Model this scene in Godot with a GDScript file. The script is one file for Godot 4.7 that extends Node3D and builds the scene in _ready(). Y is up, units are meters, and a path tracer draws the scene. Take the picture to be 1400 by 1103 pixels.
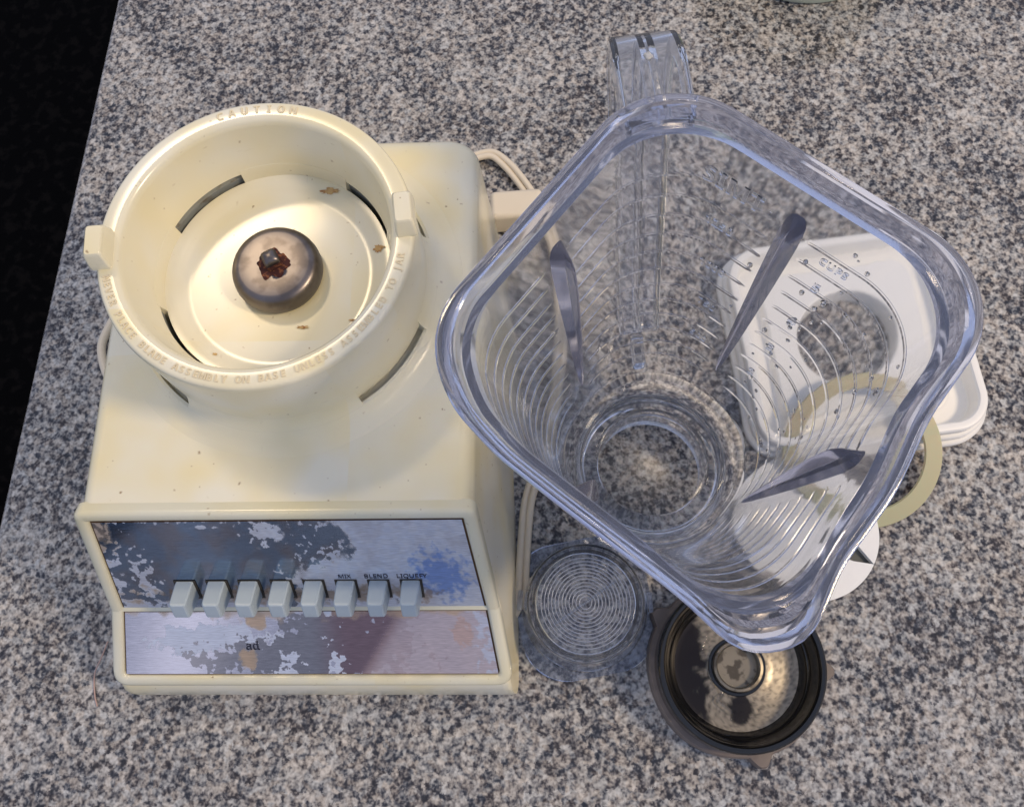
extends Node3D
# A vintage blender taken apart on a granite worktop, seen from above.

var M := {}          # materials by name
var rng := RandomNumberGenerator.new()

# ------------------------------------------------------------------ mesh helpers
# Shapes are triangle soups (PackedVector3Array, counter-clockwise seen from outside).

func volume(t: PackedVector3Array) -> float:
	var v := 0.0
	for i in range(0, t.size(), 3):
		v += t[i].dot(t[i + 1].cross(t[i + 2]))
	return v

func flip(t: PackedVector3Array) -> PackedVector3Array:
	var r := t.duplicate()
	for i in range(0, t.size(), 3):
		r[i + 1] = t[i + 2]
		r[i + 2] = t[i + 1]
	return r

func outward(t: PackedVector3Array) -> PackedVector3Array:
	return flip(t) if volume(t) < 0.0 else t

func smooth_mesh(t: PackedVector3Array, crease := 38.0) -> ArrayMesh:
	var n := t.size() / 3
	var fn := PackedVector3Array()
	fn.resize(n)
	var ids := PackedInt32Array()
	ids.resize(n * 3)
	var at := {}
	var faces: Array = []
	for f in n:
		fn[f] = (t[f * 3 + 1] - t[f * 3]).cross(t[f * 3 + 2] - t[f * 3])
		for k in 3:
			var p := t[f * 3 + k]
			var key := Vector3i(roundi(p.x * 1e6), roundi(p.y * 1e6), roundi(p.z * 1e6))
			if not at.has(key):
				at[key] = faces.size()
				faces.append(PackedInt32Array())
			var id: int = at[key]
			ids[f * 3 + k] = id
			faces[id].append(f)
	var c := cos(deg_to_rad(crease))
	var vs := PackedVector3Array()
	var ns := PackedVector3Array()
	for f in n:
		var a := fn[f]
		var al := a.length()
		if al < 1e-14:
			continue
		a /= al
		for k in [0, 2, 1]:
			var s := Vector3.ZERO
			for g in faces[ids[f * 3 + k]]:
				var b := fn[g]
				var bl := b.length()
				if bl > 1e-14 and a.dot(b) > c * bl:
					s += b
			vs.append(t[f * 3 + k])
			ns.append(s.normalized() if s.length_squared() > 1e-24 else a)
	var arr := []
	arr.resize(Mesh.ARRAY_MAX)
	arr[Mesh.ARRAY_VERTEX] = vs
	arr[Mesh.ARRAY_NORMAL] = ns
	var m := ArrayMesh.new()
	m.add_surface_from_arrays(Mesh.PRIMITIVE_TRIANGLES, arr)
	return m

func quad(t: PackedVector3Array, a: Vector3, b: Vector3, c: Vector3, d: Vector3) -> void:
	t.append(a); t.append(b); t.append(c)
	t.append(a); t.append(c); t.append(d)

func grid(rows: Array, close_rows := false, close_cols := false) -> PackedVector3Array:
	var t := PackedVector3Array()
	var nr := rows.size()
	for i in (nr if close_rows else nr - 1):
		var r0: PackedVector3Array = rows[i]
		var r1: PackedVector3Array = rows[(i + 1) % nr]
		var nc := r0.size()
		for j in (nc if close_cols else nc - 1):
			var k := (j + 1) % nc
			quad(t, r0[j], r0[k], r1[k], r1[j])
	return t

func fan(t: PackedVector3Array, loop: PackedVector3Array, back := false) -> void:
	var c := Vector3.ZERO
	for p in loop:
		c += p
	c /= loop.size()
	for i in loop.size():
		var a := loop[i]
		var b := loop[(i + 1) % loop.size()]
		t.append(c)
		t.append(b if back else a)
		t.append(a if back else b)

# closed profile (radius, height) turned round the y axis; a0..a1 in degrees
func lathe(prof: Array, seg := 96, a0 := 0.0, a1 := 360.0) -> PackedVector3Array:
	var whole := absf(a1 - a0) > 359.9
	var rows := []
	for i in (seg if whole else seg + 1):
		var a := deg_to_rad(a0 + (a1 - a0) * i / seg)
		var r := PackedVector3Array()
		for p in prof:
			r.append(Vector3(p[0] * cos(a), p[1], p[0] * sin(a)))
		rows.append(r)
	var t := grid(rows, whole, true)
	if not whole:
		var e0: PackedVector3Array = rows[0]
		var e1: PackedVector3Array = rows[seg]
		fan(t, e0, true)
		fan(t, e1, false)
		var u := PackedVector3Array()
		u = t
		return outward(u)
	return outward(t)

# loft through closed loops, both ends capped
func loft(loops: Array, caps := true) -> PackedVector3Array:
	var t := grid(loops, false, true)
	if caps:
		fan(t, loops[0], true)
		fan(t, loops[loops.size() - 1], false)
	return outward(t)

func moved(t: PackedVector3Array, x: Transform3D) -> PackedVector3Array:
	return x * t

# box with rounded edges (superellipse loops), size s, centred
func round_box(s: Vector3, r: float, n := 3) -> PackedVector3Array:
	var loops := []
	var lv := []
	for i in n + 1:
		var a := PI / 2 * i / n
		lv.append([-s.y / 2 + r - r * cos(a), r * (1.0 - sin(a))])
	var lw := lv.duplicate()
	lw.reverse()
	for e in lw:
		lv.append([-e[0], e[1]])
	for e in lv:
		loops.append(rect_loop(s.x / 2 - e[1], s.z / 2 - e[1], maxf(r - e[1], 0.00005), e[0], n))
	return loft(loops)

func rect_loop(hx: float, hz: float, r: float, y: float, n := 4) -> PackedVector3Array:
	var o := PackedVector3Array()
	for q in 4:
		var cx: float = [1, -1, -1, 1][q] * (hx - r)
		var cz: float = [1, 1, -1, -1][q] * (hz - r)
		for i in n + 1:
			var a := PI / 2 * (q + float(i) / n)
			o.append(Vector3(cx + r * cos(a), y, cz + r * sin(a)))
	return o

func spline(pts: Array, per := 8) -> PackedVector3Array:
	var c := Curve3D.new()
	for i in pts.size():
		var p: Vector3 = pts[i]
		var a: Vector3 = pts[maxi(i - 1, 0)]
		var b: Vector3 = pts[mini(i + 1, pts.size() - 1)]
		var d := (b - a) / 6.0
		c.add_point(p, -d, d)
	var o := PackedVector3Array()
	for i in pts.size() - 1:
		for k in per:
			o.append(c.sample(i, float(k) / per))
	o.append(pts[pts.size() - 1])
	return o

# section (2D loop) swept along a path; the section's x stays close to `side`
func sweep(path: PackedVector3Array, section: Array, side := Vector3.ZERO, scales := []) -> PackedVector3Array:
	var loops := []
	for i in path.size():
		var d := (path[mini(i + 1, path.size() - 1)] - path[maxi(i - 1, 0)]).normalized()
		var sx := side
		if sx == Vector3.ZERO:
			sx = d.cross(Vector3.UP).normalized()
		sx = (sx - d * sx.dot(d)).normalized()
		var sy := sx.cross(d).normalized()
		var k: float = 1.0 if scales.is_empty() else scales[i]
		var l := PackedVector3Array()
		for s in section:
			l.append(path[i] + sx * s[0] * k + sy * s[1])
		loops.append(l)
	return loft(loops)

func circle2(r: float, n := 12) -> Array:
	var o := []
	for i in n:
		o.append([r * cos(TAU * i / n), r * sin(TAU * i / n)])
	return o

func text_soup(s: String, height: float, depth: float, font: Font) -> PackedVector3Array:
	var tm := TextMesh.new()
	tm.text = s
	tm.font = font
	tm.font_size = 32
	tm.pixel_size = height / 23.0
	tm.depth = depth
	tm.curve_step = 2.0
	var t := PackedVector3Array()
	if tm.get_surface_count() == 0:
		return t
	var a := tm.surface_get_arrays(0)
	var v: PackedVector3Array = a[Mesh.ARRAY_VERTEX]
	if a[Mesh.ARRAY_INDEX] != null and a[Mesh.ARRAY_INDEX].size() > 0:
		for i in a[Mesh.ARRAY_INDEX]:
			t.append(v[i])
	else:
		t = v
	return outward(t)

# ------------------------------------------------------------------ object helpers
func thing(called: String, label: String, category: String, at := Vector3.ZERO, turn := 0.0) -> Node3D:
	var o := Node3D.new()
	o.name = called
	o.position = at
	o.rotation.y = turn
	add_child(o, true)
	o.set_meta("label", label)
	o.set_meta("category", category)
	return o

func part(called: String, t: PackedVector3Array, mat: Material, parent: Node, crease := 38.0) -> MeshInstance3D:
	var o := MeshInstance3D.new()
	o.name = called
	o.mesh = smooth_mesh(t, crease)
	o.material_override = mat
	parent.add_child(o, true)
	return o

func srgb(r: float, g: float, b: float) -> Color:
	return Color(r / 255.0, g / 255.0, b / 255.0)

func plain(c: Color, rough: float, metal := 0.0, spec := 0.5) -> StandardMaterial3D:
	var m := StandardMaterial3D.new()
	m.albedo_color = c
	m.roughness = rough
	m.metallic = metal
	m.metallic_specular = spec
	return m

func clear(c: Color, rough := 0.03, refr := 0.05, milky := 0.0) -> StandardMaterial3D:
	var m := StandardMaterial3D.new()
	m.albedo_color = Color(c.r, c.g, c.b, milky)
	m.roughness = rough
	m.refraction_enabled = true
	m.refraction_scale = refr
	return m

func noise(freq: float, sd: int, kind := FastNoiseLite.TYPE_SIMPLEX_SMOOTH, oct := 3) -> FastNoiseLite:
	var n := FastNoiseLite.new()
	n.noise_type = kind
	n.frequency = freq
	n.seed = sd
	n.fractal_octaves = oct
	return n

# ------------------------------------------------------------------ materials
func granite() -> StandardMaterial3D:
	var size := 2048                     # one metre
	var a := noise(0.105, 11, FastNoiseLite.TYPE_SIMPLEX_SMOOTH, 3).get_image(size, size, false, false, false).get_data()
	var b := noise(0.235, 12, FastNoiseLite.TYPE_SIMPLEX_SMOOTH, 2).get_image(size, size, false, false, false).get_data()
	var cn := noise(0.17, 13, FastNoiseLite.TYPE_CELLULAR, 1)
	cn.cellular_return_type = FastNoiseLite.RETURN_CELL_VALUE
	cn.domain_warp_enabled = true
	cn.domain_warp_amplitude = 9.0
	cn.domain_warp_frequency = 0.06
	var c := cn.get_image(size, size, false, false, false).get_data()
	var e := noise(0.009, 14, FastNoiseLite.TYPE_SIMPLEX_SMOOTH, 3).get_image(size, size, false, false, false).get_data()
	var stops := [[0, 40, 40, 45], [62, 52, 52, 57], [92, 84, 83, 86], [122, 119, 117, 116], [152, 148, 145, 141], [190, 174, 171, 166], [255, 204, 201, 196]]
	var lr := PackedByteArray()
	var lg := PackedByteArray()
	var lb := PackedByteArray()
	for v in 256:
		var k := 0
		while k < stops.size() - 2 and v > stops[k + 1][0]:
			k += 1
		var f: float = float(v - stops[k][0]) / (stops[k + 1][0] - stops[k][0])
		lr.append(int(lerpf(stops[k][1], stops[k + 1][1], f)))
		lg.append(int(lerpf(stops[k][2], stops[k + 1][2], f)))
		lb.append(int(lerpf(stops[k][3], stops[k + 1][3], f)))
	var out := PackedByteArray()
	out.resize(size * size * 3)
	var o := 0
	for i in size * size:
		var ci := c[i]
		var v := (a[i] * 9 + b[i] * 6 + ci * 4 + e[i] * 4) / 23
		v = clampi((v - 128) * 11 / 5 + 146, 0, 255)
		var w := (ci & 7) - 3
		out[o] = clampi(lr[v] + w, 0, 255)
		out[o + 1] = lg[v]
		out[o + 2] = clampi(lb[v] - w, 0, 255)
		o += 3
	var im := Image.create_from_data(size, size, false, Image.FORMAT_RGB8, out)
	var m := plain(Color(1, 1, 1), 0.12, 0.0, 0.5)
	m.albedo_texture = ImageTexture.create_from_image(im)
	m.uv1_triplanar = true
	m.uv1_world_triplanar = true
	m.uv1_scale = Vector3(1, 1, 1)
	m.uv1_offset = Vector3(0.5, 0.5, 0.7)
	return m

func blob(u: float, v: float, cu: float, cv: float, ru: float, rv: float) -> float:
	return 1.0 - Vector2((u - cu) / ru, (v - cv) / rv).length()

# worn brushed metal: what is still bright, what is stained or carries painted reflections, what is etched to a pale haze
func worn_plate(upper: bool) -> ORMMaterial3D:
	var w := 1024
	var h := 288 if upper else 180
	var n1 := noise(0.009, 21 if upper else 22, FastNoiseLite.TYPE_SIMPLEX_SMOOTH, 4)
	var n2 := noise(0.03, 23, FastNoiseLite.TYPE_SIMPLEX_SMOOTH, 4)
	var n3 := noise(0.2, 24, FastNoiseLite.TYPE_SIMPLEX_SMOOTH, 2)
	var col := PackedByteArray()
	var orm := PackedByteArray()
	col.resize(w * h * 3)
	orm.resize(w * h * 3)
	var o := 0
	for y in h:
		var v := float(y) / h
		var streak := n3.get_noise_2d(0, y * 3.0) * 0.5
		for x in w:
			var u := float(x) / w
			var a := n1.get_noise_2d(x, y)
			var b := n2.get_noise_2d(x, y)
			var s := n3.get_noise_2d(x * 0.12, y * 2.0) + streak
			var worn := 0.0          # > 0: pale etched film
			var stain := 0.0
			var c: Color
			if upper:
				worn = (u - 0.575) * 3.6 + a * 0.8 + b * 0.35
				worn = maxf(worn, blob(u, v, 0.475, 0.13, 0.06, 0.13) * 1.2 + b * 1.6 - 0.1)
				worn = maxf(worn, blob(u, v, 0.30, 0.06, 0.05, 0.04) + b * 1.0 - 0.6)
				worn = maxf(worn, blob(u, v, 0.60, 0.62, 0.11, 0.45) * 1.2 + b * 1.2)
				worn = maxf(worn, (v - 0.90) * 4.0 + a * 1.2 + b * 0.7 - 0.1)
				worn = maxf(worn, (0.045 - u) * 9.0 + b * 1.3 - 0.3)
				worn = maxf(worn, blob(u, v, 0.085, 0.72, 0.05, 0.5) + b * 1.3 - 0.5)
				worn = maxf(worn, (0.03 - v) * 12.0 + b * 1.0 - 0.4)
				worn -= maxf(0.0, blob(u, v, 0.575, 0.3, 0.12, 0.5)) * (0.8 + b * 3.5)
				stain = blob(u, v, 0.45, 0.84, 0.62, 0.13) * 0.9 + a * 0.5 + b * 0.6 - 0.2
				stain = maxf(stain, blob(u, v, 0.0, 0.1, 0.05, 0.25) + b * 0.8)
				c = srgb(130, 148, 174).lerp(srgb(140, 144, 158), clampf(a * 1.6 + 0.3, 0, 1))  # bare mirror toned down to stand in for its dark reflection
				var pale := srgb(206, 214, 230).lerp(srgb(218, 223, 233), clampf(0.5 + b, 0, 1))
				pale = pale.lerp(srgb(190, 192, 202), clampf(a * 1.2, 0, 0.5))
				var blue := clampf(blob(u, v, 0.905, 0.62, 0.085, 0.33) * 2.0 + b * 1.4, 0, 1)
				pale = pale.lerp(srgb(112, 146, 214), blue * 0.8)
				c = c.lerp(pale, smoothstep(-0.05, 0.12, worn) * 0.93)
				c = c.lerp(srgb(146, 120, 92), clampf(stain * 1.6, 0, 0.62))
			else:
				var film := smoothstep(0.0, 0.05, maxf(blob(u, v, 0.24, 0.45, 0.14, 0.25), maxf(blob(u, v, 0.45, 0.75, 0.1, 0.35), blob(u, v, 0.57, 0.5, 0.05, 0.9))) + a * 0.7 + b * 0.5)
				c = srgb(204, 198, 202).lerp(srgb(214, 218, 228), film)
				worn = film
				var dark := maxf(blob(u, v, 0.515, 0.5, 0.065, 0.75), maxf(blob(u, v, 0.67, 0.42, 0.135, 0.62), blob(u, v, 0.33, 0.75, 0.13, 0.28)))
				dark = dark + a * 0.9 + b * 0.75
				var deep := smoothstep(0.0, 0.06, dark)
				var red := smoothstep(0.5, 0.62, u)
				c = c.lerp(srgb(152, 147, 148).lerp(srgb(142, 118, 120), red), deep)  # reddish patches: stain together with a reflection painted into the colour
				worn *= 1.0 - deep
				var right := smoothstep(0.74, 0.8, u + 0.12 * v)
				c = c.lerp(srgb(192, 178, 181), right * 0.85)  # pinkish reflection painted into the right end
				worn = lerpf(worn, 0.7, right)
				worn = maxf(worn, (u - 0.955) * 12.0 + b * 2.0)
				if u > 0.9:
					c = c.lerp(srgb(198, 200, 212), clampf((u - 0.965) * 30.0 + b * 3.0, 0, 1))
				c = c.lerp(srgb(206, 150, 116), clampf(blob(u, v, 0.925, 0.32, 0.03, 0.25) * 1.6 + b, 0, 0.3))
				for q in [[0.365, 0.12, 0.03, 0.19], [0.335, 0.76, 0.028, 0.18]]:
					stain = maxf(stain, blob(u, v, q[0], q[1], q[2], q[3]) * 2.5 + b * 0.9)
				stain = maxf(stain, 0.5 * clampf((0.10 - v) * 9.0 + a * 2.0 - 0.2, 0, 1))
				c = c.lerp(srgb(192, 166, 138), clampf(stain * 1.4, 0, 0.8))
			c = c * (1.0 + s * 0.10)
			col[o] = clampi(int(c.r * 255), 0, 255)
			col[o + 1] = clampi(int(c.g * 255), 0, 255)
			col[o + 2] = clampi(int(c.b * 255), 0, 255)
			var film2 := clampf(worn * 4.0, 0, 1)
			orm[o] = 255
			orm[o + 1] = clampi(int(255 * (lerpf(0.13 if upper else 0.17, 0.42, film2) + s * 0.03 + clampf(stain, 0, 1) * 0.3)), 20, 255)
			orm[o + 2] = clampi(int(255 * (1.0 - 0.45 * film2 - 0.6 * clampf(stain, 0, 1))), 0, 255)
			o += 3
	var m := ORMMaterial3D.new()
	m.albedo_texture = ImageTexture.create_from_image(Image.create_from_data(w, h, false, Image.FORMAT_RGB8, col))
	m.orm_texture = ImageTexture.create_from_image(Image.create_from_data(w, h, false, Image.FORMAT_RGB8, orm))
	m.texture_repeat = false
	return m

# aged plastic: cream yellowed in patches, tiny specks of dirt
func cream_plastic(base: Color, yellow: Color, sd: int) -> StandardMaterial3D:
	var s := 512
	var n1 := noise(0.008, sd, FastNoiseLite.TYPE_SIMPLEX_SMOOTH, 3)
	var n2 := noise(0.09, sd + 1, FastNoiseLite.TYPE_SIMPLEX_SMOOTH, 3)
	var d := PackedByteArray()
	d.resize(s * s * 3)
	var o := 0
	for y in s:
		for x in s:
			var c := base.lerp(yellow, clampf(n1.get_noise_2d(x, y) * 1.1 + 0.4, 0, 1))
			var k := n2.get_noise_2d(x, y)
			if k > 0.66:
				c = c.lerp(srgb(120, 92, 60), clampf((k - 0.66) * 7.0, 0, 0.7))
			d[o] = int(c.r * 255)
			d[o + 1] = int(c.g * 255)
			d[o + 2] = int(c.b * 255)
			o += 3
	var m := plain(Color(1, 1, 1), 0.2, 0.0, 0.55)
	m.albedo_texture = ImageTexture.create_from_image(Image.create_from_data(s, s, false, Image.FORMAT_RGB8, d))
	m.uv1_triplanar = true
	m.uv1_world_triplanar = true
	m.uv1_scale = Vector3(4.3, 4.3, 4.3)
	m.uv1_offset = Vector3(0.37, 0.11, 0.63)
	return m

func spotted(base: Color, other: Color, freq: float, lo: float, hi: float, rough: float, metal: float, scale: float, sd: int) -> StandardMaterial3D:
	var s := 256
	var n := noise(freq, sd, FastNoiseLite.TYPE_SIMPLEX_SMOOTH, 4)
	var d := PackedByteArray()
	d.resize(s * s * 3)
	var o := 0
	for y in s:
		for x in s:
			var c := base.lerp(other, smoothstep(lo, hi, n.get_noise_2d(x, y)))
			d[o] = int(c.r * 255)
			d[o + 1] = int(c.g * 255)
			d[o + 2] = int(c.b * 255)
			o += 3
	var m := plain(Color(1, 1, 1), rough, metal)
	m.albedo_texture = ImageTexture.create_from_image(Image.create_from_data(s, s, false, Image.FORMAT_RGB8, d))
	m.uv1_triplanar = true
	m.uv1_world_triplanar = true
	m.uv1_scale = Vector3(scale, scale, scale)
	return m

func make_materials() -> void:
	M.granite = granite()
	M.cream = cream_plastic(srgb(235, 231, 211), srgb(235, 223, 180), 31)
	M.bezel = cream_plastic(srgb(222, 220, 200), srgb(222, 214, 178), 35)
	M.letter = plain(srgb(222, 208, 174), 0.4)
	M.grime = plain(srgb(96, 70, 44), 0.8)
	M.slot = spotted(srgb(146, 150, 146), srgb(104, 90, 72), 0.02, 0.0, 0.5, 0.6, 0.0, 20.0, 48)  # grey-brown mottle painted in for the shade inside the collar slots
	M.stain = spotted(srgb(206, 172, 112), srgb(166, 116, 66), 0.05, -0.2, 0.4, 0.6, 0.0, 30.0, 49)
	M.dark_gap = plain(srgb(60, 56, 50), 0.8)
	M.upper_plate = worn_plate(true)
	M.lower_plate = worn_plate(false)
	M.key = plain(srgb(176, 190, 198), 0.35)
	M.print = plain(srgb(40, 42, 60), 0.6)
	M.steel = spotted(srgb(128, 121, 118), srgb(104, 97, 94), 0.02, -0.2, 0.4, 0.36, 1.0, 14.0, 41)
	M.rust = spotted(srgb(62, 26, 24), srgb(126, 78, 50), 0.05, 0.0, 0.4, 0.85, 0.0, 30.0, 42)
	M.jar = clear(srgb(245, 248, 254), 0.05, 0.038, 0.03)
	M.rim = clear(srgb(228, 234, 253), 0.07, 0.037, 0.045)
	M.fin = clear(srgb(212, 215, 236), 0.05, 0.042, 0.08)  # lilac tint stands in for dark reflections inside clear plastic
	M.cap = clear(srgb(238, 244, 255), 0.05, 0.045, 0.03)
	M.ridge = clear(srgb(236, 242, 255), 0.1, 0.045, 0.38)
	M.water = clear(Color(1, 1, 1), 0.0, 0.033)
	M.black = plain(srgb(14, 14, 15), 0.12, 0.0, 0.6)
	M.black_matte = spotted(srgb(114, 103, 96), srgb(124, 112, 104), 0.05, -0.3, 0.3, 0.5, 0.0, 9.0, 44)
	M.brass = spotted(srgb(138, 130, 116), srgb(84, 78, 70), 0.025, 0.0, 0.35, 0.36, 0.75, 16.0, 45)
	M.white = plain(srgb(242, 241, 237), 0.4)
	M.lid = plain(srgb(240, 238, 232), 0.42)
	M.gasket = plain(srgb(176, 172, 138), 0.4)
	M.gasket.subsurf_scatter_enabled = true
	M.gasket.subsurf_scatter_strength = 0.25
	M.cord = plain(srgb(226, 214, 192), 0.45)
	M.grey = plain(srgb(84, 86, 82), 0.6)
	M.floor = spotted(srgb(9, 8, 8), srgb(22, 19, 17), 0.04, -0.1, 0.5, 0.95, 0.0, 3.0, 46)
	M.floor.metallic_specular = 0.15
	M.bowl = plain(srgb(196, 204, 184), 0.25)
	M.crumb = plain(srgb(238, 236, 230), 0.7)
	M.fibre = plain(srgb(184, 156, 148), 0.6)

# ------------------------------------------------------------------ light
func area(called: String, at: Vector3, look: Vector3, size: Vector2, c: Color, energy: float) -> void:
	var l := AreaLight3D.new()
	l.name = called
	l.area_size = size
	l.light_color = c
	l.light_energy = energy
	l.shadow_enabled = true
	l.set("area_range", 6.0)
	l.set("area_attenuation", 2.0)
	add_child(l)
	l.look_at_from_position(at, look, Vector3(0.01, 1, 0.02).normalized() if absf((look - at).normalized().y) < 0.98 else Vector3(0, 0, -1))

func _ready() -> void:
	rng.seed = 7
	# camera, about half a metre above the worktop, looking almost straight down
	var cam := Camera3D.new()
	cam.name = "camera"
	cam.transform = Transform3D(Basis(
		Vector3(0.99896, -0.045578, 0.0),
		-Vector3(-0.014158, -0.31031, 0.95053),
		-Vector3(-0.043323, -0.949542, -0.310633)).orthonormalized(), Vector3(0, 0.48, 0))
	cam.fov = 47.61
	cam.near = 0.02
	cam.far = 20.0
	add_child(cam)
	cam.current = true

	var env := Environment.new()
	env.background_mode = Environment.BG_COLOR
	env.background_color = srgb(150, 159, 184)
	env.background_energy_multiplier = 0.98
	env.tonemap_mode = Environment.TONE_MAPPER_LINEAR
	env.tonemap_exposure = 1.3
	env.sdfgi_enabled = true
	env.ssao_enabled = true
	env.ssil_enabled = true
	var we := WorldEnvironment.new()
	we.environment = env
	we.name = "environment"
	add_child(we)

	area("warm_lamp", Vector3(1.30, 1.50, 0.10), Vector3(-0.06, 0.06, -0.17), Vector2(0.30, 0.30), Color(1.0, 0.90, 0.76), 1.65)
	area("ceiling_lamp", Vector3(0.24, 1.55, -0.53), Vector3(0, 0, -0.15), Vector2(0.05, 0.05), Color(1.0, 0.90, 0.78), 0.018)
	area("back_lamp", Vector3(-0.60, 1.36, -0.89), Vector3(-0.1, 0.05, -0.18), Vector2(0.20, 0.10), Color(1.0, 0.9, 0.74), 0.35)
	area("window_light", Vector3(-0.85, 0.85, 1.60), Vector3(0, 0.05, -0.1), Vector2(0.14, 0.8), Color(0.95, 0.95, 1.0), 0.022)

	make_materials()
	build_setting()
	build_base()
	build_jar()
	build_cap()
	build_jar_base()
	build_lid()
	build_small_things()

# ------------------------------------------------------------------ setting
func build_setting() -> void:
	var edge := [Vector2(-0.2857, -0.442), Vector2(-0.2995, -0.1693)]
	var dir: Vector2 = (edge[1] - edge[0]).normalized()
	var p0: Vector2 = edge[0] - dir * 0.9
	var p1: Vector2 = edge[1] + dir * 1.1
	var loops := []
	# slab with an eased edge along its left side
	var prof := [[0.0, -0.03], [0.0, -0.006], [0.0005, -0.0037], [0.0018, -0.0018], [0.0037, -0.0005], [0.006, 0.0], [1.5, 0.0], [1.5, -0.03]]
	for e in [p0, p1]:
		var l := PackedVector3Array()
		for q in prof:
			var nrm := Vector2(-dir.y, dir.x)
			if nrm.x < 0:
				nrm = -nrm
			var p: Vector2 = e + nrm * q[0]
			l.append(Vector3(p.x, q[1], p.y))
		loops.append(l)
	var o := part("countertop", loft(loops), M.granite, self, 50.0)
	o.set_meta("kind", "structure")
	var f := MeshInstance3D.new()
	f.name = "floor"
	var bm := BoxMesh.new()
	bm.size = Vector3(6, 0.05, 6)
	f.mesh = bm
	f.position = Vector3(-1.0, -0.93, 0)
	f.material_override = M.floor
	add_child(f)
	f.set_meta("kind", "structure")

# ------------------------------------------------------------------ blender base
const BX := -0.117          # its middle plane
const L1 := 0.069           # length of the upper front slope
const L2 := 0.0425
const TOP := Vector2(0.1095, -0.0765)    # (y, z) where the front slope begins
const MID := Vector2(0.0495, -0.0425)
const LOW := Vector2(0.0240, -0.0085)

# the folded front: x across, s down from the top edge, n above the surface
func fold(x: float, s: float, n := 0.0) -> Vector3:
	var d1 := (MID - TOP).normalized()
	var d2 := (LOW - MID).normalized()
	var p: Vector2
	if s < L1:
		p = TOP + d1 * s
	else:
		p = MID + d2 * (s - L1)
	var k := smoothstep(L1 - 0.004, L1 + 0.004, s)
	var d := d1.lerp(d2, k).normalized()
	var nrm := Vector2(d.y, -d.x)        # (y, z): upwards and forwards
	if nrm.x < 0:
		nrm = -nrm
	p += nrm * n
	return Vector3(x, p.x, p.y)

func half_bottom(z: float) -> float:
	return lerpf(0.0905, 0.0985, clampf((z + 0.25) / 0.2, 0, 1))

func half_at(z: float, y: float) -> float:
	var b := half_bottom(z)
	return b - (b - 0.0832) * y / 0.11

func half_front(s: float) -> float:
	return lerpf(0.0848, 0.0915, s / L1) if s < L1 else lerpf(0.0915, 0.0975, (s - L1) / L2)

func body_section(z: float, ytop: float, shrink: float, r: float) -> PackedVector3Array:
	var o := PackedVector3Array()
	var n := 6
	var side := []
	for i in 5:
		var y := (ytop - r) * i / 4.0
		side.append(Vector2(half_at(z, y) - shrink, y))
	for i in range(1, n + 1):
		var a := PI / 2 * i / n
		side.append(Vector2(half_at(z, ytop) - shrink - r + r * cos(a), ytop - r + r * sin(a)))
	for p in side:
		o.append(Vector3(p.x, p.y, z))
	side.reverse()
	for p in side:
		o.append(Vector3(-p.x, p.y, z))
	return o

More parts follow.
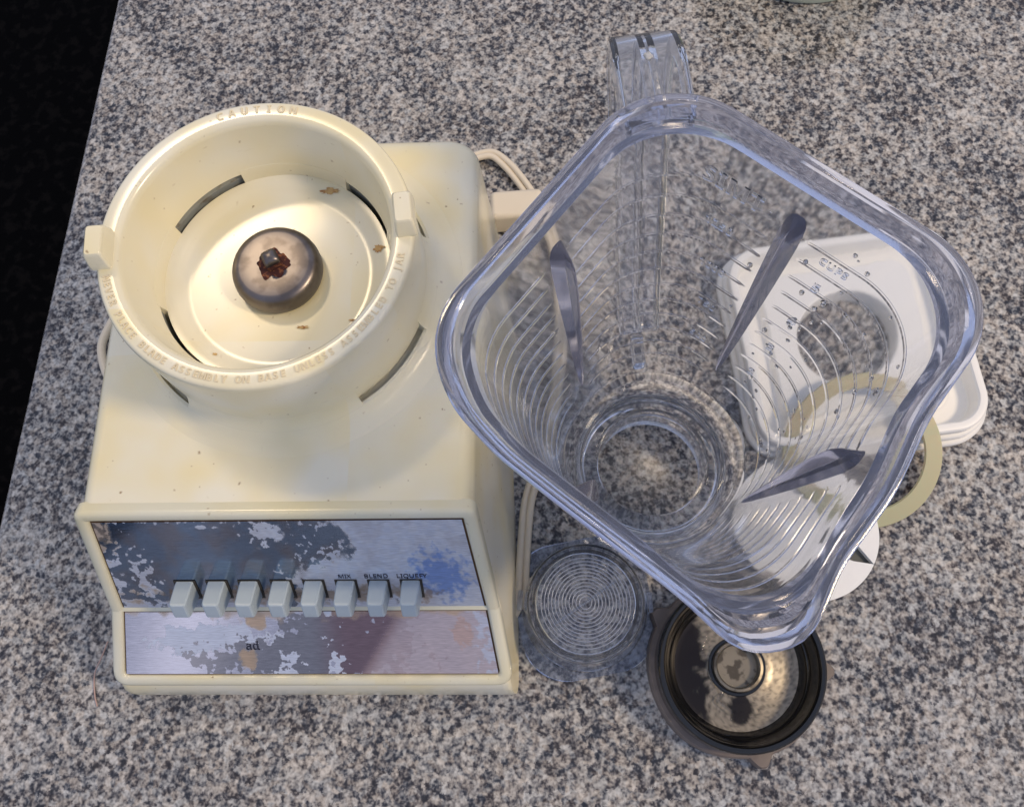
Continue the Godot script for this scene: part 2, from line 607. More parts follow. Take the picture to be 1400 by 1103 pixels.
func build_base() -> void:
	var b := thing("motor_unit", "cream blender base with eight push buttons and open round collar", "blender base", Vector3(BX, 0, 0))
	# body: sections from the back to the front
	var loops := []
	var zb := -0.2570
	var rb := 0.012
	for i in 7:
		var a := PI / 2 * i / 6.0
		var back := rb * (1.0 - sin(a))
		loops.append(body_section(zb + rb * (1.0 - cos(a)), 0.1085 - 0.7 * back, back, 0.0085))
	for i in range(1, 9):
		var z := lerpf(zb + rb, TOP.y - 0.004, i / 8.0)
		loops.append(body_section(z, 0.1085 + 0.0004 * i / 8.0, 0.0, lerpf(0.0085, 0.006, i / 8.0)))
	loops.append(body_section(TOP.y - 0.001, 0.1085, 0.0, 0.005))
	for s in [0.003, 0.02, 0.04, 0.06, L1 - 0.003, L1, L1 + 0.003, L1 + 0.02, L1 + L2 - 0.001]:
		var p := fold(0, s)
		loops.append(body_section(p.z, p.y, 0.0, 0.003))
	loops.append(body_section(-0.0058, 0.019, 0.0004, 0.004))
	loops.append(body_section(-0.0042, 0.010, 0.001, 0.004))
	loops.append(body_section(-0.0036, 0.005, 0.003, 0.0035))
	part("body", loft(loops), M.cream, b, 30.0)

	# bezel: rounded band round both plates
	var corner := [Vector2(-half_front(0), -0.001), Vector2(half_front(0), -0.001), Vector2(half_front(L1), L1), Vector2(half_front(L1 + L2), L1 + L2), Vector2(-half_front(L1 + L2), L1 + L2), Vector2(-half_front(L1), L1)]
	var radius := [0.005, 0.005, 0.006, 0.008, 0.008, 0.006]
	var prof := [[0.0, -0.004], [0.0, 0.0008], [0.0006, 0.0020], [0.0018, 0.0027], [0.0040, 0.0028], [0.0052, 0.0022], [0.0058, 0.0010], [0.0060, -0.003]]
	var rows := []
	for q in prof:
		rows.append(ring_loop(corner, radius, q[0], q[1]))
	rows.append(ring_loop(corner, radius, 0.003, -0.004))
	part("bezel", outward(grid(rows, true, true)), M.bezel, b, 40.0)
	# plates
	for e in [[0.0058, L1 - 0.0006, 0.0058], [L1 + 0.0012, L1 + L2 - 0.0056, 0.0056]]:
		var gt := PackedVector3Array()
		quad(gt, fold(-half_front(e[0]) + e[2], e[0], 0.0006), fold(-half_front(e[1]) + e[2], e[1], 0.0006), fold(half_front(e[1]) - e[2], e[1], 0.0006), fold(half_front(e[0]) - e[2], e[0], 0.0006))
		part("grime_line", gt, M.grime, b)
	plate(b, "upper_panel", 0.0065, L1 - 0.0015, M.upper_plate, "worn mirror panel flaking to pale grey")
	plate(b, "lower_panel", L1 + 0.0019, L1 + L2 - 0.0065, M.lower_plate, "stained brushed metal panel with painted reflections")
	var strip := sweep(PackedVector3Array([fold(-half_front(L1) + 0.004, L1, 0.0006), fold(half_front(L1) - 0.004, L1, 0.0006)]), [[0.0011, -0.001], [0.0011, 0.0004], [0.0006, 0.001], [-0.0006, 0.001], [-0.0011, 0.0004], [-0.0011, -0.001]], Vector3(0, 0.6, -0.8))
	part("divider_strip", strip, M.bezel, b)

	# push buttons
	var s0 := 0.0475
	for i in 8:
		var x := -0.0505 + i * 0.01475
		var key := PackedVector3Array()
		var lo := []
		# tapered wedge: wider at the plate, rounded outer end
		for e in [[-0.001, 0.0040, 0.0], [0.004, 0.0040, 0.0], [0.0125, 0.0038, 0.0012], [0.0136, 0.0034, 0.0017], [0.0140, 0.0028, 0.0024]]:
			var l := PackedVector3Array()
			var ha: float = e[1]
			var a0: float = s0 + e[2] * 0.5
			var a1: float = s0 + 0.0118 - e[2]
			for c in [[-1, 0], [-0.86, -1], [0.86, -1], [1, 0], [1, 1], [0.86, 2], [-0.86, 2], [-1, 1]]:
				var ss := 0.0
				match int(c[1]):
					-1: ss = a0
					0: ss = a0 + 0.0006
					1: ss = a1 - 0.0006
					2: ss = a1
				l.append(fold(x + c[0] * ha, ss, e[0]))
			lo.append(l)
		key = loft(lo)
		part("push_button", key, M.key, b, 30.0)
		# dark slot the button stands in
		var sl := PackedVector3Array()
		for c in [[-0.0050, -0.0008], [0.0052, -0.0008], [0.0052, 0.0128], [-0.0050, 0.0128]]:
			sl.append(fold(x + c[0], s0 + c[1], 0.00135))
		var st := PackedVector3Array()
		quad(st, sl[0], sl[3], sl[2], sl[1])
		part("button_slot", st, M.dark_gap, b)
	# what is left of the printing
	var sans := SystemFont.new()
	sans.font_names = PackedStringArray(["Droid Sans"])
	var serif := SystemFont.new()
	serif.font_names = PackedStringArray(["Droid Serif"])
	for w in [["MIX", 0.0232, 0.0024], ["BLEND", 0.0375, 0.0026], ["LIQUEFY", 0.0535, 0.0026]]:
		front_text(b, "button_label", w[0], w[1], s0 - 0.0030, w[2], sans)
	front_text(b, "name_print", "ad", -0.0265, L1 + 0.0205, 0.0042, serif)

	# collar: solid cup wall with four drain slots at its foot
	var c0 := Vector3(-0.0010, 0, -0.1765)
	var t := lathe([[0.0646, 0.1160], [0.0645, 0.1320], [0.0645, 0.1555], [0.0642, 0.1570], [0.0636, 0.1579], [0.0626, 0.1583], [0.0578, 0.1583], [0.0564, 0.1578], [0.0553, 0.1567], [0.0546, 0.1545], [0.0508, 0.1300], [0.0514, 0.1293], [0.0560, 0.1262], [0.0630, 0.1160], [0.0640, 0.1152]], 160)
	t.append_array(lathe([[0.0800, 0.1070], [0.0790, 0.1087], [0.0750, 0.1093], [0.0722, 0.1102], [0.0700, 0.1114], [0.0686, 0.1128], [0.0678, 0.1134], [0.0664, 0.1134], [0.0656, 0.1092], [0.0498, 0.1092], [0.0498, 0.1070]], 160))
	var cuts := [[-19.0, 19.0], [56.0, 124.0], [161.0, 205.0], [248.0, 304.0]]
	for k in cuts:
		t.append_array(lathe([[0.0682, 0.1095], [0.0680, 0.1134], [0.0664, 0.1150], [0.0651, 0.1182], [0.0644, 0.1220], [0.06435, 0.1321], [0.0510, 0.1321], [0.0497, 0.1255], [0.0497, 0.1090]], 40, k[0], k[1]))
	var collar := part("collar", moved(t, Transform3D(Basis(), c0)), M.cream, b, 35.0)
	t = lathe([[0.0497, 0.1150], [0.0497, 0.1250], [0.0470, 0.1248], [0.0448, 0.1241], [0.0430, 0.1231], [0.0412, 0.1226], [0.0390, 0.1224], [0.0001, 0.1222], [0.0001, 0.1150]], 128)
	var floor_part := part("collar_floor", moved(t, Transform3D(Basis(), c0)), M.cream, b, 35.0)
	# added shells behind the slots, their colour standing in for shade
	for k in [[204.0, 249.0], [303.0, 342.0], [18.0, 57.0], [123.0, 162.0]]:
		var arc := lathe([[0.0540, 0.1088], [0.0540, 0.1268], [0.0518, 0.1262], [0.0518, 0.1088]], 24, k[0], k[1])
		part("slot_shade_shell", moved(arc, Transform3D(Basis(), c0)), M.slot, collar, 35.0)
	var sn := noise(1.0, 71)
	for e in [[0.0435, -0.0120, 0.0030, 0.0022], [0.0200, -0.0410, 0.0052, 0.0016], [0.0120, 0.0240, 0.0034, 0.0009], [-0.0245, 0.0360, 0.0012, 0.0008], [0.0330, 0.0210, 0.0016, 0.0007]]:
		var sp := PackedVector3Array()
		for i in 30:
			var a := TAU * i / 30.0
			var k: float = 0.75 + 0.6 * sn.get_noise_2d(cos(a) * 1.6 + e[0] * 900.0, sin(a) * 1.6)
			var q := Vector3(e[0] + e[2] * k * cos(a), 0, e[1] + e[3] * k * sin(a))
			var rr := Vector2(q.x, q.z).length()
			q.y = 0.12275 + 0.0026 * smoothstep(0.0395, 0.0485, rr)
			sp.append(c0 + q)
		var patch := PackedVector3Array()
		fan(patch, sp, true)
		part("stain", patch, M.stain, floor_part)
	# lugs on the rim
	for a in [176.0, -7.0]:
		var lug := loft([rect_loop(0.0042, 0.0085, 0.001, 0.0), rect_loop(0.0042, 0.0085, 0.001, 0.003), rect_loop(0.0038, 0.0070, 0.0012, 0.0085), rect_loop(0.0030, 0.0062, 0.0012, 0.0095)])
		var x := Transform3D(Basis(Vector3.UP, -deg_to_rad(a)), c0 + Vector3(0.0612 * cos(deg_to_rad(a)), 0.1578, 0.0612 * sin(deg_to_rad(a))))
		part("collar_lug", moved(lug, x), M.cream, b)
	# raised warning round the rim
	var words := PackedVector3Array()
	var bold := SystemFont.new()
	bold.font_names = PackedStringArray(["Droid Sans"])
	bold.font_weight = 700
	var s1 := "NEVER PLACE BLADE ASSEMBLY ON BASE UNLESS ASSEMBLED TO JAR"
	for i in s1.length():
		var g := text_soup(s1[i], 0.0029, 0.0005, bold)
		var a := deg_to_rad(lerpf(164.0, 9.0, float(i) / (s1.length() - 1)))
		words.append_array(moved(g, Transform3D(Basis(Vector3(sin(a), 0, -cos(a)), Vector3(-cos(a), 0, -sin(a)), Vector3.UP), c0 + Vector3(0.0603 * cos(a), 0.1584, 0.0603 * sin(a)))))
	part("warning_lettering", words, M.letter, collar)
	words = PackedVector3Array()
	var s2 := "CAUTION"
	for i in s2.length():
		var g := text_soup(s2[i], 0.0036, 0.0005, bold)
		var a := deg_to_rad(lerpf(-109.0, -79.0, i / 6.0))
		words.append_array(moved(g, Transform3D(Basis(Vector3(-sin(a), 0, cos(a)), Vector3(cos(a), 0, sin(a)), Vector3.UP), c0 + Vector3(0.0603 * cos(a), 0.1584, 0.0603 * sin(a)))))
	part("caution_lettering", words, M.letter, collar)

	# drive hub with its rusty square stud
	t = lathe([[0.0168, 0.1222], [0.0186, 0.1234], [0.0193, 0.1250], [0.0194, 0.1276], [0.0190, 0.1302], [0.0182, 0.1320], [0.0168, 0.1331], [0.0148, 0.1336], [0.0100, 0.1337], [0.0001, 0.1337], [0.0001, 0.1222]], 96)
	var hub := part("drive_hub", moved(t, Transform3D(Basis(), c0 + Vector3(0.0005, 0, -0.001))), M.steel, b, 50.0)
	var stud_at := Transform3D(Basis(Vector3.UP, 0.5), c0 + Vector3(0.0005, 0, -0.001))
	part("drive_stud", moved(loft([rect_loop(0.0033, 0.0033, 0.0007, 0.1330), rect_loop(0.0033, 0.0033, 0.0007, 0.1378)]), stud_at), M.rust, hub, 50.0)
	part("stud_top", moved(loft([rect_loop(0.0034, 0.0034, 0.0010, 0.1378), rect_loop(0.0034, 0.0034, 0.0012, 0.1390), rect_loop(0.0030, 0.0030, 0.0014, 0.1402), rect_loop(0.0020, 0.0020, 0.0014, 0.1409), rect_loop(0.0006, 0.0006, 0.0005, 0.1411)]), stud_at), M.steel, hub, 60.0)
	var n := noise(1.4, 51, FastNoiseLite.TYPE_SIMPLEX_SMOOTH, 3)
	var ring0 := PackedVector3Array()
	var ring1 := PackedVector3Array()
	for i in 72:
		var a := TAU * i / 72.0
		var r := 0.0066 + 0.0036 * n.get_noise_2d(cos(a) * 0.55, sin(a) * 0.55)
		ring0.append(c0 + Vector3(0.0007 + 0.0028 * cos(a), 0.13405, -0.001 + 0.0028 * sin(a)))
		ring1.append(c0 + Vector3(0.0007 + r * cos(a), 0.13385, -0.0004 + r * sin(a)))
	var rust := grid([ring0, ring1], false, true)
	part("rust_ring", rust if (rust[1] - rust[0]).cross(rust[2] - rust[0]).y > 0 else flip(rust), M.rust, hub)

	# twin-lead cord and plug behind the right flank
	var px := [[0.045, 0.012, -0.262], [0.062, 0.006, -0.302], [0.0800, 0.005, -0.3135], [0.0915, 0.005, -0.3065], [0.1045, 0.005, -0.288], [0.114, 0.005, -0.268], [0.121, 0.005, -0.235], [0.1205, 0.005, -0.185], [0.1135, 0.005, -0.145], [0.1085, 0.005, -0.118], [0.1035, 0.005, -0.098], [0.1010, 0.005, -0.068], [0.0990, 0.005, -0.050], [0.0870, 0.005, -0.032]]
	for k in [-1, 1]:
		var pts := []
		for p in px:
			pts.append(Vector3(p[0], p[1], p[2]))
		var path := spline(pts, 6)
		var off := PackedVector3Array()
		for i in path.size():
			var d := (path[mini(i + 1, path.size() - 1)] - path[maxi(i - 1, 0)]).normalized()
			off.append(path[i] + d.cross(Vector3.UP).normalized() * 0.00175 * k + Vector3(0, 0.0008 * k * sin(i * 0.2), 0))
		part("power_cord", sweep(off, circle2(0.0019, 10)), M.cord, b)
	var loop_path := spline([Vector3(-0.075, 0.004, -0.262), Vector3(-0.118, 0.004, -0.240), Vector3(-0.1375, 0.004, -0.205), Vector3(-0.1385, 0.004, -0.186), Vector3(-0.125, 0.004, -0.165), Vector3(-0.092, 0.004, -0.150)], 8)
	part("power_cord", sweep(loop_path, circle2(0.0024, 10)), M.cord, b)
	part("plug", moved(round_box(Vector3(0.030, 0.019, 0.018), 0.003), Transform3D(Basis(Vector3.UP, 0.06), Vector3(0.0985, 0.0100, -0.2715))), M.cord, b)

func ring_loop(corner: Array, radius: Array, inset: float, n: float) -> PackedVector3Array:
	var o := PackedVector3Array()
	var k := corner.size()
	var per := 6
	for i in k:
		var p: Vector2 = corner[i]
		var a: Vector2 = (corner[(i + k - 1) % k] - p).normalized()
		var c: Vector2 = (corner[(i + 1) % k] - p).normalized()
		var half := acos(clampf(a.dot(c), -1, 1)) / 2.0
		var bis := (a + c).normalized()
		if (a + c).length() < 0.3:
			bis = Vector2(-1 if p.x > 0 else 1, 0)
		var q := p + bis * inset / sin(half)        # inset corner
		var r: float = maxf(radius[i] - inset, 0.0009)
		var d := minf(r / tan(half), 0.02)
		var s := q + a * d
		var e := q + c * d
		for j in per + 1:
			var f := float(j) / per
			var m := s.lerp(q, f).lerp(q.lerp(e, f), f)
			o.append(fold(m.x, m.y, n))
	# enough points along the straight runs for the fold
	return o

func plate(b: Node3D, called: String, s0: float, s1: float, mat: Material, label: String) -> void:
	var nx := 24
	var vs := PackedVector3Array()
	var ns := PackedVector3Array()
	var uv := PackedVector2Array()
	var nrm := (fold(0, (s0 + s1) / 2, 1.0) - fold(0, (s0 + s1) / 2, 0.0)).normalized()
	var h := 0.0011
	for i in nx:
		var f0 := float(i) / nx
		var f1 := float(i + 1) / nx
		var p := []
		for e in [[f0, 0.0], [f1, 0.0], [f1, 1.0], [f0, 1.0]]:
			var s := lerpf(s0, s1, e[1])
			var hw := half_front(s) - 0.0066
			var at := (fold(0, s0) if e[1] == 0.0 else fold(0, s1)) + nrm * h
			p.append([Vector3(lerpf(-hw, hw, e[0]), at.y, at.z), Vector2(e[0], e[1])])
		for q in [0, 1, 2, 0, 2, 3]:
			vs.append(p[q][0]); ns.append(nrm); uv.append(p[q][1])
	var arr := []
	arr.resize(Mesh.ARRAY_MAX)
	arr[Mesh.ARRAY_VERTEX] = vs
	arr[Mesh.ARRAY_NORMAL] = ns
	arr[Mesh.ARRAY_TEX_UV] = uv
	var m := ArrayMesh.new()
	m.add_surface_from_arrays(Mesh.PRIMITIVE_TRIANGLES, arr)
	var o := MeshInstance3D.new()
	o.name = called
	o.mesh = m
	o.material_override = mat
	b.add_child(o, true)
	o.set_meta("label", label)

func front_text(b: Node3D, called: String, s: String, x: float, at: float, h: float, font: Font) -> void:
	var g := text_soup(s, h, 0.0002, font)
	var n := (fold(0, at, 1.0) - fold(0, at, 0.0)).normalized()
	var up := Vector3(0, n.z, -n.y)
	part(called, moved(g, Transform3D(Basis(Vector3.RIGHT, up, n), fold(x, at, 0.0013))), M.print, b)

# ------------------------------------------------------------------ jar
func rounded(beta: float, a: float, c: float) -> float:
	# distance from the middle to a square of half side a with corners of radius c
	var b := absf(wrapf(beta, -PI / 4, PI / 4))
	if a * tan(b) <= a - c:
		return a / cos(b)
	var k := a - c
	var m := k * (cos(b) + sin(b))
	return m + sqrt(maxf(m * m - 2.0 * k * k + c * c, 0.0))

func jar_point(al: float, st: Array) -> Vector3:
	var y: float = st[0]
	var r := rounded(al - PI / 4, st[1], st[2])
	# pouring spout, and the two front sides standing a little further out
	var deg := rad_to_deg(fposmod(al, TAU))
	var d := absf(deg - 88.8) / 11.2
	var wide := (deg - 88.8) / 17.0
	r += st[3] * lerpf(exp(-wide * wide), exp(-d * d * d), clampf((st[3] - 0.0066) / 0.0030, 0, 1))
	r += 0.0046 * smoothstep(28.0, 58.0, deg) * (1.0 - smoothstep(150.0, 176.0, deg)) * clampf((y - 0.03) / 0.15, 0, 1)
	if st.size() > 5:
		var lat := absf(r * sin(wrapf(al - PI / 4, -PI / 4, PI / 4)))
		r += st[5] * smoothstep(0.0065, 0.009, lat)
	return Vector3(r * cos(al), y, r * sin(al))

func build_fin(j: Node3D, q: int) -> void:
	# solid fin standing on the middle of one side: triangular, rounded at the top, running out below
	var al := deg_to_rad(45.0 + 90.0 * q)
	var loops := []
	for e in [[0.062, 0.02], [0.068, 0.14], [0.080, 0.30], [0.100, 0.50], [0.120, 0.68], [0.140, 0.84], [0.158, 0.96], [0.170, 1.0], [0.177, 0.97], [0.182, 0.82], [0.185, 0.55], [0.1862, 0.2]]:
		var f: float = (e[0] - 0.033) / 0.157
		var p := jar_point(al, [e[0], lerpf(0.0423, 0.0630, f), lerpf(0.0385, 0.0315, f), 0.0, 0.0])
		var nrm := Vector3(cos(al), 0, sin(al))
		var lat := Vector3(-nrm.z, 0, nrm.x)
		p -= nrm * 0.0003
		var w: float = 0.0046 * pow(e[1], 0.7)
		var dep: float = 0.0080 * e[1]
		var l := PackedVector3Array()
		for c in [[-1.0, 0.0], [-0.93, 0.10], [-0.55, 0.50], [-0.13, 0.95], [0.0, 1.0], [0.13, 0.95], [0.55, 0.50], [0.93, 0.10], [1.0, 0.0]]:
			l.append(p + lat * w * c[0] - nrm * dep * c[1])
		loops.append(l)
	part("fin", loft(loops), M.fin, j, 30.0)

func build_jar() -> void:
	var j := thing("blender_jar", "clear square blender jar with pouring spout standing open on granite", "blender jar", Vector3(0.0505, 0.0003, -0.1165), 0.1047)
	var angles := []
	for q in 4:
		for i in 45:
			angles.append(deg_to_rad(q * 90.0 + i * 2.0))
		for i in range(-10, 11):
			if i % 2 != 0 or true:
				angles.append(deg_to_rad(q * 90.0 + 45.0 + i * 0.62 + 0.07))
	angles.sort()
	# stations: [y, half side, corner radius, spout, has fins]
	var st := []
	for e in [[0.0, 0.0355], [0.001, 0.0365], [0.004, 0.0365], [0.0052, 0.0376], [0.0068, 0.0376], [0.008, 0.0365], [0.0115, 0.0365], [0.0127, 0.0376], [0.0143, 0.0376], [0.0155, 0.0365], [0.0195, 0.0365], [0.022, 0.0372]]:
		st.append([e[0], e[1], e[1] - 0.0001, 0.0, 0.0])
	st.append([0.0245, 0.0392, 0.0388, 0.0, 0.0])
	st.append([0.0280, 0.0432, 0.0410, 0.0, 0.0])
	var wall := []
	var y := 0.033
	var marks := []
	for i in 12:
		marks.append(0.050 + i * 0.0112)
	var ys := []
	while y < 0.1962:
		var near := false
		for m in marks:
			if absf(m - y) < 0.0014:
				near = true
		if not near:
			ys.append([y, 0.0])
		y += 0.0034
	for m in marks:
		ys.append([m - 0.0009, 0.0]); ys.append([m - 0.0004, 0.0006]); ys.append([m + 0.0004, 0.0006]); ys.append([m + 0.0009, 0.0])
	ys.append([0.180, 0.0]); ys.append([0.1835, 0.0]); ys.append([0.1865, 0.0])
	ys.sort_custom(func(p, q): return p[0] < q[0])
	for e in ys:
		var f: float = (e[0] - 0.033) / 0.157
		var sp := 0.0066 * pow(clampf((e[0] - 0.135) / 0.055, 0, 1), 1.6)
		st.append([e[0], lerpf(0.0455, 0.0662, f), lerpf(0.0415, 0.0335, f), sp, 1.0, e[1]])
	var rim := []
	for e in [[0.1888, 0.0668], [0.1894, 0.0680], [0.1902, 0.0690], [0.1920, 0.0696], [0.1960, 0.0702], [0.2000, 0.0708], [0.2012, 0.0716], [0.2022, 0.0722], [0.2034, 0.0724], [0.2045, 0.0720], [0.2050, 0.0711], [0.2051, 0.0700], [0.2046, 0.0689], [0.2034, 0.0682], [0.1990, 0.0677], [0.1945, 0.0670], [0.1930, 0.0663], [0.1924, 0.0652], [0.1920, 0.0642], [0.1912, 0.0634]]:
		var lip := 0.0062 + 0.0043 * clampf((e[1] - 0.0634) / 0.0065, 0, 1)
		rim.append([0.2051 - (0.2051 - e[0]) * 0.5, e[1], 0.0335, lip, 0.0])
	for i in 44:
		var yy := lerpf(0.1974, 0.036, i / 43.0)
		var f := (yy - 0.033) / 0.157
		var sp := 0.0062 * pow(clampf((yy - 0.135) / 0.055, 0, 1), 1.6)
		st.append([yy, lerpf(0.0423, 0.0630, f), lerpf(0.0385, 0.0315, f), sp, 1.0])
		if i == 1 or i == 2:
			st.append([yy - 0.002, lerpf(0.0423, 0.0630, f - 0.0127), lerpf(0.0385, 0.0315, f), sp * 0.95, 1.0])
	for e in [[0.0325, 0.0408, 0.038], [0.0305, 0.0380, 0.0374], [0.0290, 0.0340, 0.0338], [0.0284, 0.0306, 0.0305], [0.0276, 0.0286, 0.0285], [0.0258, 0.0275, 0.0274], [0.0230, 0.0270, 0.0269], [0.0010, 0.0268, 0.0267], [0.0, 0.0275, 0.0274]]:
		st.append([e[0], e[1], e[2], 0.0, 0.0])
	for half in [[st, "jar_wall", M.jar], [rim, "rim", M.rim]]:
		var rows := []
		for s in half[0]:
			var r := PackedVector3Array()
			for a in angles:
				r.append(jar_point(a, s))
			rows.append(r)
		part(half[1], outward(grid(rows, true, true)), half[2], j, 20.0)
	for q in 4:
		build_fin(j, q)
	# handle: grooved strap from the back corner of the rim down to the foot
	var path := spline([Vector3(0, 0.1870, -0.0895), Vector3(0, 0.1885, -0.104), Vector3(0, 0.1880, -0.1175), Vector3(0, 0.1820, -0.1270), Vector3(0, 0.1690, -0.1265), Vector3(0, 0.150, -0.1190), Vector3(0, 0.115, -0.1030), Vector3(0, 0.080, -0.0870), Vector3(0, 0.062, -0.0770), Vector3(0, 0.0535, -0.0680), Vector3(0, 0.0515, -0.0625)], 7)
	# section: thin plate with turned-down edges and a middle rib, open underneath
	var sec := [[-0.0138, 0.0050], [-0.0132, 0.0056], [-0.0120, 0.0056], [-0.0114, 0.0050], [-0.0112, -0.0022], [-0.0030, -0.0022], [-0.0028, 0.0040], [-0.0008, 0.0044], [-0.0006, -0.0010], [0.0006, -0.0010], [0.0008, 0.0044], [0.0028, 0.0040], [0.0030, -0.0022], [0.0112, -0.0022], [0.0114, 0.0050], [0.0120, 0.0056], [0.0132, 0.0056], [0.0138, 0.0050], [0.0138, -0.0036], [0.0126, -0.0048], [-0.0126, -0.0048], [-0.0138, -0.0036]]
	for p in sec:
		p[1] = -p[1]
	var sc := []
	for i in path.size():
		sc.append(lerpf(1.0, 0.72, clampf(float(i) / path.size() * 1.2 - 0.2, 0, 1)))
	part("handle", sweep(path, sec, Vector3.RIGHT, sc), M.jar, j, 30.0)
	part("crumb", moved(round_box(Vector3(0.0030, 0.0022, 0.0034), 0.0009), Transform3D(Basis(Vector3.UP, 0.4), Vector3(-0.0005, 0.1915, -0.1145))), M.crumb, j)
	# short web between the handle's foot and the collar
	part("foot_rib", moved(round_box(Vector3(0.0065, 0.011, 0.016), 0.0012), Transform3D(Basis(), Vector3(0, 0.0350, -0.0580))), M.jar, j)
	# raised capacity figures on the two sides beside the back right fin
	var bold := SystemFont.new()
	bold.font_names = PackedStringArray(["Droid Sans"])
	bold.font_weight = 700
	var nrm := Vector3(sin(deg_to_rad(135.0)), 0, cos(deg_to_rad(135.0)))      # local outward normal of that side
	var lat := Vector3(-nrm.z, 0, nrm.x)
	var figures := [["1250", -0.026, 0.1567, 0.0042], ["1000", -0.022, 0.131, 0.0042], ["750", -0.0175, 0.1055, 0.004], ["500", -0.015, 0.080, 0.004], ["5", 0.0185, 0.1567, 0.0050], ["4", 0.0175, 0.131, 0.0050], ["3", 0.016, 0.1055, 0.0046], ["2", 0.0145, 0.080, 0.0046], ["CUPS", 0.020, 0.172, 0.0036], ["SIMT", -0.0265, 0.1795, 0.0080]]
	for fg in figures:
		var g := text_soup(fg[0], fg[3], 0.0007, bold)
		var f: float = (fg[2] - 0.033) / 0.157
		var a := lerpf(0.0423, 0.0630, f) - 0.00055
		var up := (Vector3.UP + nrm * 0.132).normalized()
		var face := -(nrm - up * nrm.dot(up)).normalized()
		part("raised_figure", moved(g, Transform3D(Basis(up.cross(face), up, face), nrm * a + Vector3(0, fg[2], 0) + lat * fg[1])), M.jar, j)
	# water drops clinging inside
	var drop := smooth_mesh(lathe([[0.0001, 0.0009], [0.0004, 0.00085], [0.0008, 0.0006], [0.001, 0.0001], [0.0008, -0.0001], [0.0001, -0.0001]], 14))
	for i in 84:
		var side := rng.randf_range(-0.2, 1.25)
		var al := deg_to_rad(-45.0 + side * 50.0) 
		var yy := rng.randf_range(0.05, 0.185)
		var f := (yy - 0.033) / 0.157
		var db := wrapf(al - PI / 4, -PI / 4, PI / 4)
		if absf(db) < 0.14:
			continue
		var s := [yy, lerpf(0.0423, 0.0630, f) - 0.00012, lerpf(0.0385, 0.0315, f), 0.0, 0.0]
		var p := jar_point(al, s)
		var q := jar_point(al + 0.02, s)
		var tan_ := (q - p).normalized()
		var inn := tan_.cross(Vector3.UP).normalized()
		if inn.dot(p) > 0:
			inn = -inn
		inn = (inn + Vector3.UP * 0.132).normalized()
		var o := MeshInstance3D.new()
		o.name = "water_drop"
		o.mesh = drop
		o.material_override = M.water
		var k := rng.randf_range(0.5, 1.25)
		o.transform = Transform3D(Basis(tan_ * k, inn * k, tan_.cross(inn) * k * rng.randf_range(0.8, 1.8)), p)
		j.add_child(o, true)

# ------------------------------------------------------------------ measuring cap
func build_cap() -> void:
	var c := thing("measuring_cap", "clear round cap with concentric rings on square flange beside the base", "jar cap", Vector3(0.0152, 0.0003, -0.0462), 0.18)
	var prof := [[0.0318, 0.0022], [0.0312, 0.0060], [0.0290, 0.0235], [0.0284, 0.0258], [0.0272, 0.0268], [0.0258, 0.0264], [0.0248, 0.0246], [0.0238, 0.0236]]
	prof.append([0.0001, 0.0234])
	prof.append([0.0001, 0.0208])
	for e in [[0.0240, 0.0208], [0.0262, 0.0196], [0.0272, 0.0170], [0.0292, 0.0010], [0.0294, 0.0002], [0.0316, 0.0002]]:
		prof.append(e)
	part("cup", lathe(prof, 128), M.cap, c, 30.0)
	for i in 12:
		var r := 0.0222 - 0.00172 * i
		part("ring_ridge", lathe([[r, 0.02345], [r - 0.0001, 0.0240], [r - 0.0003, 0.0243], [r - 0.0005, 0.0240], [r - 0.0006, 0.02345]], 72), M.ridge, c, 60.0)
	# flange: rounded square with a round hole where the cup joins
	var rows := []
	for e in [[0.0321, 0.0002, 1], [0.0355, 0.0002, 0], [0.0360, 0.0007, 0], [0.0360, 0.0015, 0], [0.0355, 0.0020, 0], [0.0321, 0.0020, 1]]:
		var l := PackedVector3Array()
		for i in 128:
			var a := TAU * i / 128
			var rr: float = e[0] if e[2] == 1 else rounded(a, e[0] - 0.0015, 0.023)
			l.append(Vector3(rr * cos(a), e[1], rr * sin(a)))
		rows.append(l)
	part("flange", outward(grid(rows, true, true)), M.cap, c, 30.0)
	for a in [-165.0, 8.0]:
		var x := Transform3D(Basis(Vector3.UP, -deg_to_rad(a)), Vector3(0.0326 * cos(deg_to_rad(a)), 0.0105, 0.0326 * sin(deg_to_rad(a))))
		part("locking_lug", moved(round_box(Vector3(0.0026, 0.004, 0.010), 0.0006), x), M.cap, c)
	part("seam_rib", moved(round_box(Vector3(0.036, 0.0008, 0.0011), 0.0002), Transform3D(Basis(Vector3.UP, 0.42), Vector3(0, 0.0250, 0))), M.cap, c)

